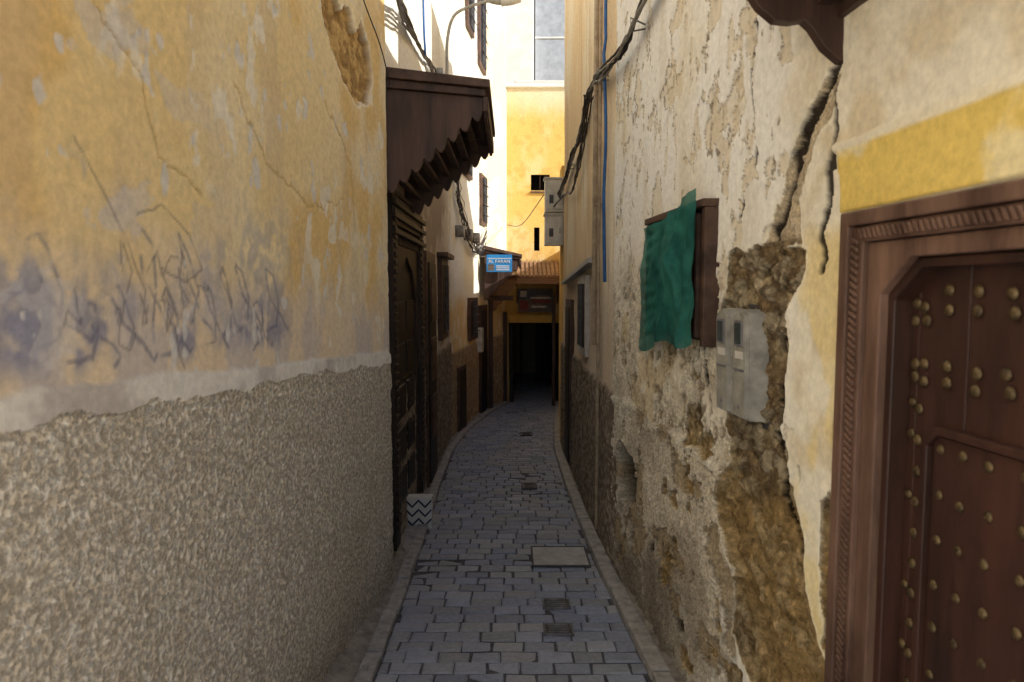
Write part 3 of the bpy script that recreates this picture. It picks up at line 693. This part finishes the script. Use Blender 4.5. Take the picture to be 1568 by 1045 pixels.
for k,yy in enumerate((1.455,1.39,1.315,1.235,1.15,1.06,.97)):
    for zz in np.arange(1.255,.1,-.1): b.dome(MR1(yy+random.gauss(0,.003),zz+random.gauss(0,.003),-.048),.012,nrm,0)
b.build('studs',[M_brass],e,0,True)

# ================================================================ green cloth window
e=empty('cloth_covered_window'); b=B()
b.mbox(MR1,2.66,3.36,1.40,1.91,-.03,.03,0)  # near-black slab in front of the wall, paints the dark of a recess
for y in np.arange(2.70,3.34,.085): b.mbox(MR1,y,y+.022,1.41,1.90,.03,.048,1)
b.mbox(MR1,2.61,3.40,1.915,1.945,-.03,.06,1); b.mbox(MR1,2.61,2.645,1.38,1.913,-.03,.05,1); b.mbox(MR1,3.365,3.40,1.38,1.913,-.03,.05,1)
b.build('window_grate',[M_black,M_woodh],e,.003)
n,m=110,110; U,Vv=np.meshgrid(np.linspace(0,1,n+1),np.linspace(0,1,m+1))
fo=fbm(U*3+Vv*2,Vv*4-U*1.5,4,9); fo2=fbm(U*9+Vv*1.5,Vv*3,4,19)
yy=2.625+.755*U+.03*Vv*(1-U)+.010*np.sin(Vv*5+U*3)*Vv
zc=1.985-.085*U+.02*np.sin(U*3.1)*(1-Vv)*-1-(.585-.01*U+.018*np.sin(U*9)+.02*fo2)*Vv
lat=np.clip((U-.62)*5,0,1)
diag=.026*np.clip(1-np.abs((U-.15)-.45*Vv)*9,0,1)+.02*np.clip(1-np.abs((U-.42)+.25*Vv)*11,0,1)+.014*np.clip(1-np.abs(U-.05-.12*Vv)*16,0,1)
oo=.055+.036*fo+.014*(fo2-.5)+.0026*np.sin(Vv*62)*lat*ss(1,.9,U)+diag+.05*Vv*(1-Vv)*(1-U)
vs=[MR1(float(a),float(c_),float(d_)) for a,c_,d_ in zip(yy.ravel(),zc.ravel(),oo.ravel())]
b=B(); b.add(vs,[(i*(n+1)+k,i*(n+1)+k+1,(i+1)*(n+1)+k+1,(i+1)*(n+1)+k) for i in range(m) for k in range(n)])
o=b.build('green_cloth',[M_green],e,0,True)

# ================================================================ meters
def meter(name,s0,tilt):
    M=lambda a,z,o:MR1(s0+a*.105+tilt*(z),1.35+z,o)
    b=B(); poly=[]
    for (a,z) in((-.5,-.18),(.5,-.18),(.5,.15)): poly.append((a,z))
    for t in np.linspace(0,math.pi,9)[1:-1]: poly.append((.5*math.cos(t),.15+.035*math.sin(t)))
    poly.append((-.5,.15))
    b.prism(poly,M,-.03,.040,0)
    b.prism([(a*.88,z*.96) for a,z in poly],M,.040,.054,0)
    win=[(.30*max(-.8,min(.8,1.15*math.cos(t))),.105+.042*max(-.85,min(.85,1.15*math.sin(t)))) for t in np.linspace(0,2*math.pi,17)[:-1]]
    b.prism([(a*1.2,.105+(z-.105)*1.2) for a,z in win],M,.054,.059,1); b.prism(win,M,.059,.0605,2)
    b.mbox(M,-.40,.40,-.02,-.012,.054,.057,1); b.mbox(M,-.28,.28,.02,.045,.054,.0565,3)
    b.dome(M(0,-.14,.054),.008,(-1,0,0),1)
    return b.build(name,[M_metal,M_cover,M_glass,M_white],None,.006)
meter('electric_meter',2.41,.06); meter('electric_meter.001',2.262,.04)
b=B(); b.mbox(MR1,2.20,2.46,1.14,1.55,-.08,-.022,0); b.build('meter_backboard',[M_iron],None,.004)

# ================================================================ cables and conduits
random.seed(11)
b=B()
base=[MR1(1.9,3.25,.05),MR1(2.7,3.10,.05),MR1(3.46,3.02,.05),MR1(3.9,2.94,.05),MR1(4.36,2.95,.06),(.60,4.9,3.06),(.59,5.4,3.07),(.59,6.0,2.90),(.58,6.5,2.87),(.58,7.4,2.80),(.57,8.35,2.74)]
for k in range(8):
    pts=smooth([(p[0]+random.uniform(-.02,.01),p[1]+random.uniform(-.05,.05),p[2]+random.uniform(-.035,.035)) for p in base],9,.003)
    b.tube(pts,random.choice((.006,.008,.010)),6,k%3//2)
for i in range(0,10):
    p=Vector(base[i]).lerp(Vector(base[i+1]),.5); 
    if i%2==0: b.tube([p+Vector((.06,0,.0)),p+Vector((-.02,0,.035)),p+Vector((-.02,0,-.035)),p+Vector((.06,0,-.02))],.005,6,1)
for k in range(4):
    pts=smooth([(.6-.02*k,5.2,3.05),(.58,5.8,2.7+.05*k),(.58,6.6,2.55),(.57,7.4,2.62),(.50,8.4,2.6)],9,.004); b.tube(pts,.006,6,0)
b.build('cable_bundle',[M_cable,M_cableg],None,0,True)
b=B()
for k in range(5):
    pts=smooth([(-.69+.02*k,3.2,3.25+random.uniform(-.03,.03)),(-.66,3.95,3.27+.02*k),(-.74,4.9,3.42+.03*k),(-.76,6.0,3.62+random.uniform(-.03,.03)),(-.76,7.0,3.62+.03*k),(-.74,8.6,3.2),(-.70,9.2,2.9)],9,.004); b.tube(pts,.009,6,0)
b.build('cable_bundle.001',[M_cable],None,0,True)
b=B()
for k in range(11):
    pts=smooth([ML3(8.9,3.0+random.uniform(-.2,.2),.06),ML3(9.4,2.5+random.uniform(-.2,.15),.08),ML3(10,2.35+random.uniform(-.2,.1),.10),ML3(10.6,2.2+random.uniform(-.1,.1),.08),ML3(11.3,2.45+random.uniform(-.1,.2),.07)],9,.008); b.tube(pts,random.choice((.005,.008,.011)),6,k%3//2)
for s in(9.1,9.7,10.3): b.mbox(ML3,s,s+.12,2.3,2.45,.0,.11,1)
b.build('cable_bundle.002',[M_cable,M_cableg],None,0,True)
b=B(); b.tube(smooth([(-.10,12.3,2.75),(.15,10.8,2.62),(.40,8.6,2.78)],12),.006); b.tube(smooth([ML1(2.9,3.6,.02),ML1(3.35,3.1,.02),ML1(3.75,2.9,.02),ML1(3.93,2.75,.02)],8),.0035)
b.build('overhead_wire',[M_cable],None,0,True)
b=B(); b.tube(smooth([(.60,4.52,4.35),(.60,4.52,3.4),(.60,4.5,3.2)],6)+smooth([(.585,4.47,3.1),(.60,4.45,2.6),(.595,4.48,2.2),(.60,4.43,1.65)],8),.011); b.build('blue_conduit',[M_blue],None,0,True)
b=B(); b.tube(smooth([(-.74,5.9,4.8),(-.74,5.9,3.9),(-.74,6.0,3.6)],6),.010); b.build('blue_conduit.001',[M_blue],None,0,True)
b=B(); b.tube([(.595,4.95,1.2),(.595,4.95,4.38)],.018,10); b.tube([(.60,4.75,-.1),(.60,4.75,4.38)],.012,8)
for z in(1.4,2.2,3.0,3.8): b.box(.58,.66,4.925,4.975,z,z+.02,0)
b.build('wall_conduit_pipe',[M_pipe],None,0,False)
for i,(z0,z1) in enumerate(((2.54,2.93),(2.14,2.50))):
    b=B(); b.box(.40,.62,8.34,8.54,z0,z1,0); b.box(.385,.635,8.32,8.56,z1,z1+.02,0); b.box(.42,.60,8.330,8.34,z0+.03,z1-.03,0); b.box(.45,.50,8.324,8.33,z0+.1,z0+.2,1); b.box(.575,.585,8.322,8.33,z0+.14,z0+.2,1)
    b.build('electrical_cabinet' if i==0 else 'electrical_cabinet.001',[M_cab,M_iron],None,.008)
# street lamp
b=B(); arm=smooth([(-.76,7.5,3.7),(-.70,7.5,3.9),(-.69,7.5,4.25),(-.62,7.5,4.50),(-.45,7.5,4.60),(-.25,7.5,4.66)],8); b.tube(arm,.017,10,0)
hd=[(-.27,7.5,4.665),(-.22,7.5,4.67),(-.15,7.5,4.68),(0,7.5,4.72),(.10,7.5,4.75),(.16,7.5,4.77)]
rad=[.02,.04,.065,.075,.06,.02]
b.tube(hd,lambda t:float(np.interp(t,np.linspace(0,1,6),rad)),14,0)
b.tube([(-.12,7.5,4.655),(0,7.5,4.675),(.08,7.5,4.70)],lambda t:.055,12,1)
b.box(-.80,-.74,7.44,7.56,3.6,3.95,0)
b.build('street_lamp',[M_metal,M_white],None,0,True)
# signs
e=empty('shop_sign'); b=B(); b.box(-.40,.0,10.80,10.84,1.88,2.15,0); b.box(-.385,-.015,10.796,10.80,2.085,2.095,1)
b.box(-.38,-.28,10.795,10.80,1.90,2.0,2)
for i in range(3): b.box(-.25,-.04,10.795,10.80,1.905+.03*i,1.918+.03*i,1)
b.tube([(-.5,10.82,2.12),(-.38,10.82,2.12)],.01,6,2)
b.build('board',[M_sign,M_white,M_post],e,.002)
tx=D.curves.new('lettering','FONT'); tx.body='AL FARAN'; tx.size=.075; tx.extrude=.001; to=D.objects.new('lettering',tx); COL.objects.link(to)
to.location=(-.375,10.793,2.02); to.rotation_euler=(math.pi/2,0,0); to.data.materials.append(M_white); to.parent=e
b=B(); b.box(.11,.73,12.32,12.36,1.20,1.62,0); 
b.box(.13,.40,12.315,12.32,1.45,1.6,1); b.box(.15,.26,12.31,12.315,1.47,1.58,2)
b.box(.35,.70,12.314,12.32,1.36,1.42,3); b.box(.35,.62,12.314,12.32,1.28,1.31,2); b.box(.14,.30,12.314,12.32,1.23,1.40,3)
b.box(.33,.70,12.312,12.314,1.44,1.47,2); b.box(.36,.66,12.312,12.314,1.50,1.58,1)
b.build('poster_board',[M_post,M_ink,M_white,M_pr],None,.002)

# ================================================================ light
EL=28; az=Vector((.90,-.436)).normalized()
sd=Vector((az.x*math.cos(math.radians(EL)),az.y*math.cos(math.radians(EL)),math.sin(math.radians(EL)))).normalized()
W=D.worlds.new('World'); SC.world=W; W.use_nodes=True; t=W.node_tree; bg=t.nodes['Background']
sk=t.nodes.new('ShaderNodeTexSky'); sk.sky_type='NISHITA'; sk.sun_disc=False; sk.sun_elevation=math.radians(EL); sk.sun_rotation=math.atan2(az.x,az.y)
sk.air_density=1.0; sk.dust_density=2.5; t.links.new(sk.outputs[0],bg.inputs[0]); bg.inputs[1].default_value=.15
l=D.lights.new('sun','SUN'); l.energy=5; l.angle=math.radians(.5); l.color=(1,.98,.95); lo=D.objects.new('sun',l); COL.objects.link(lo)
lo.rotation_euler=sd.to_track_quat('Z','Y').to_euler()
# ================================================================ camera
cd=D.cameras.new('camera'); cam=D.objects.new('camera',cd); COL.objects.link(cam); SC.camera=cam
cd.lens=24; cd.sensor_width=36; cd.clip_start=.05; cd.clip_end=1500
cam.location=(0,0,1.6); cam.rotation_euler=(math.pi/2-.075,0,0)
cd.dof.use_dof=True; cd.dof.focus_distance=4.5; cd.dof.aperture_fstop=4.0
SC.view_settings.view_transform='Standard'; SC.view_settings.look='None'; SC.view_settings.exposure=0
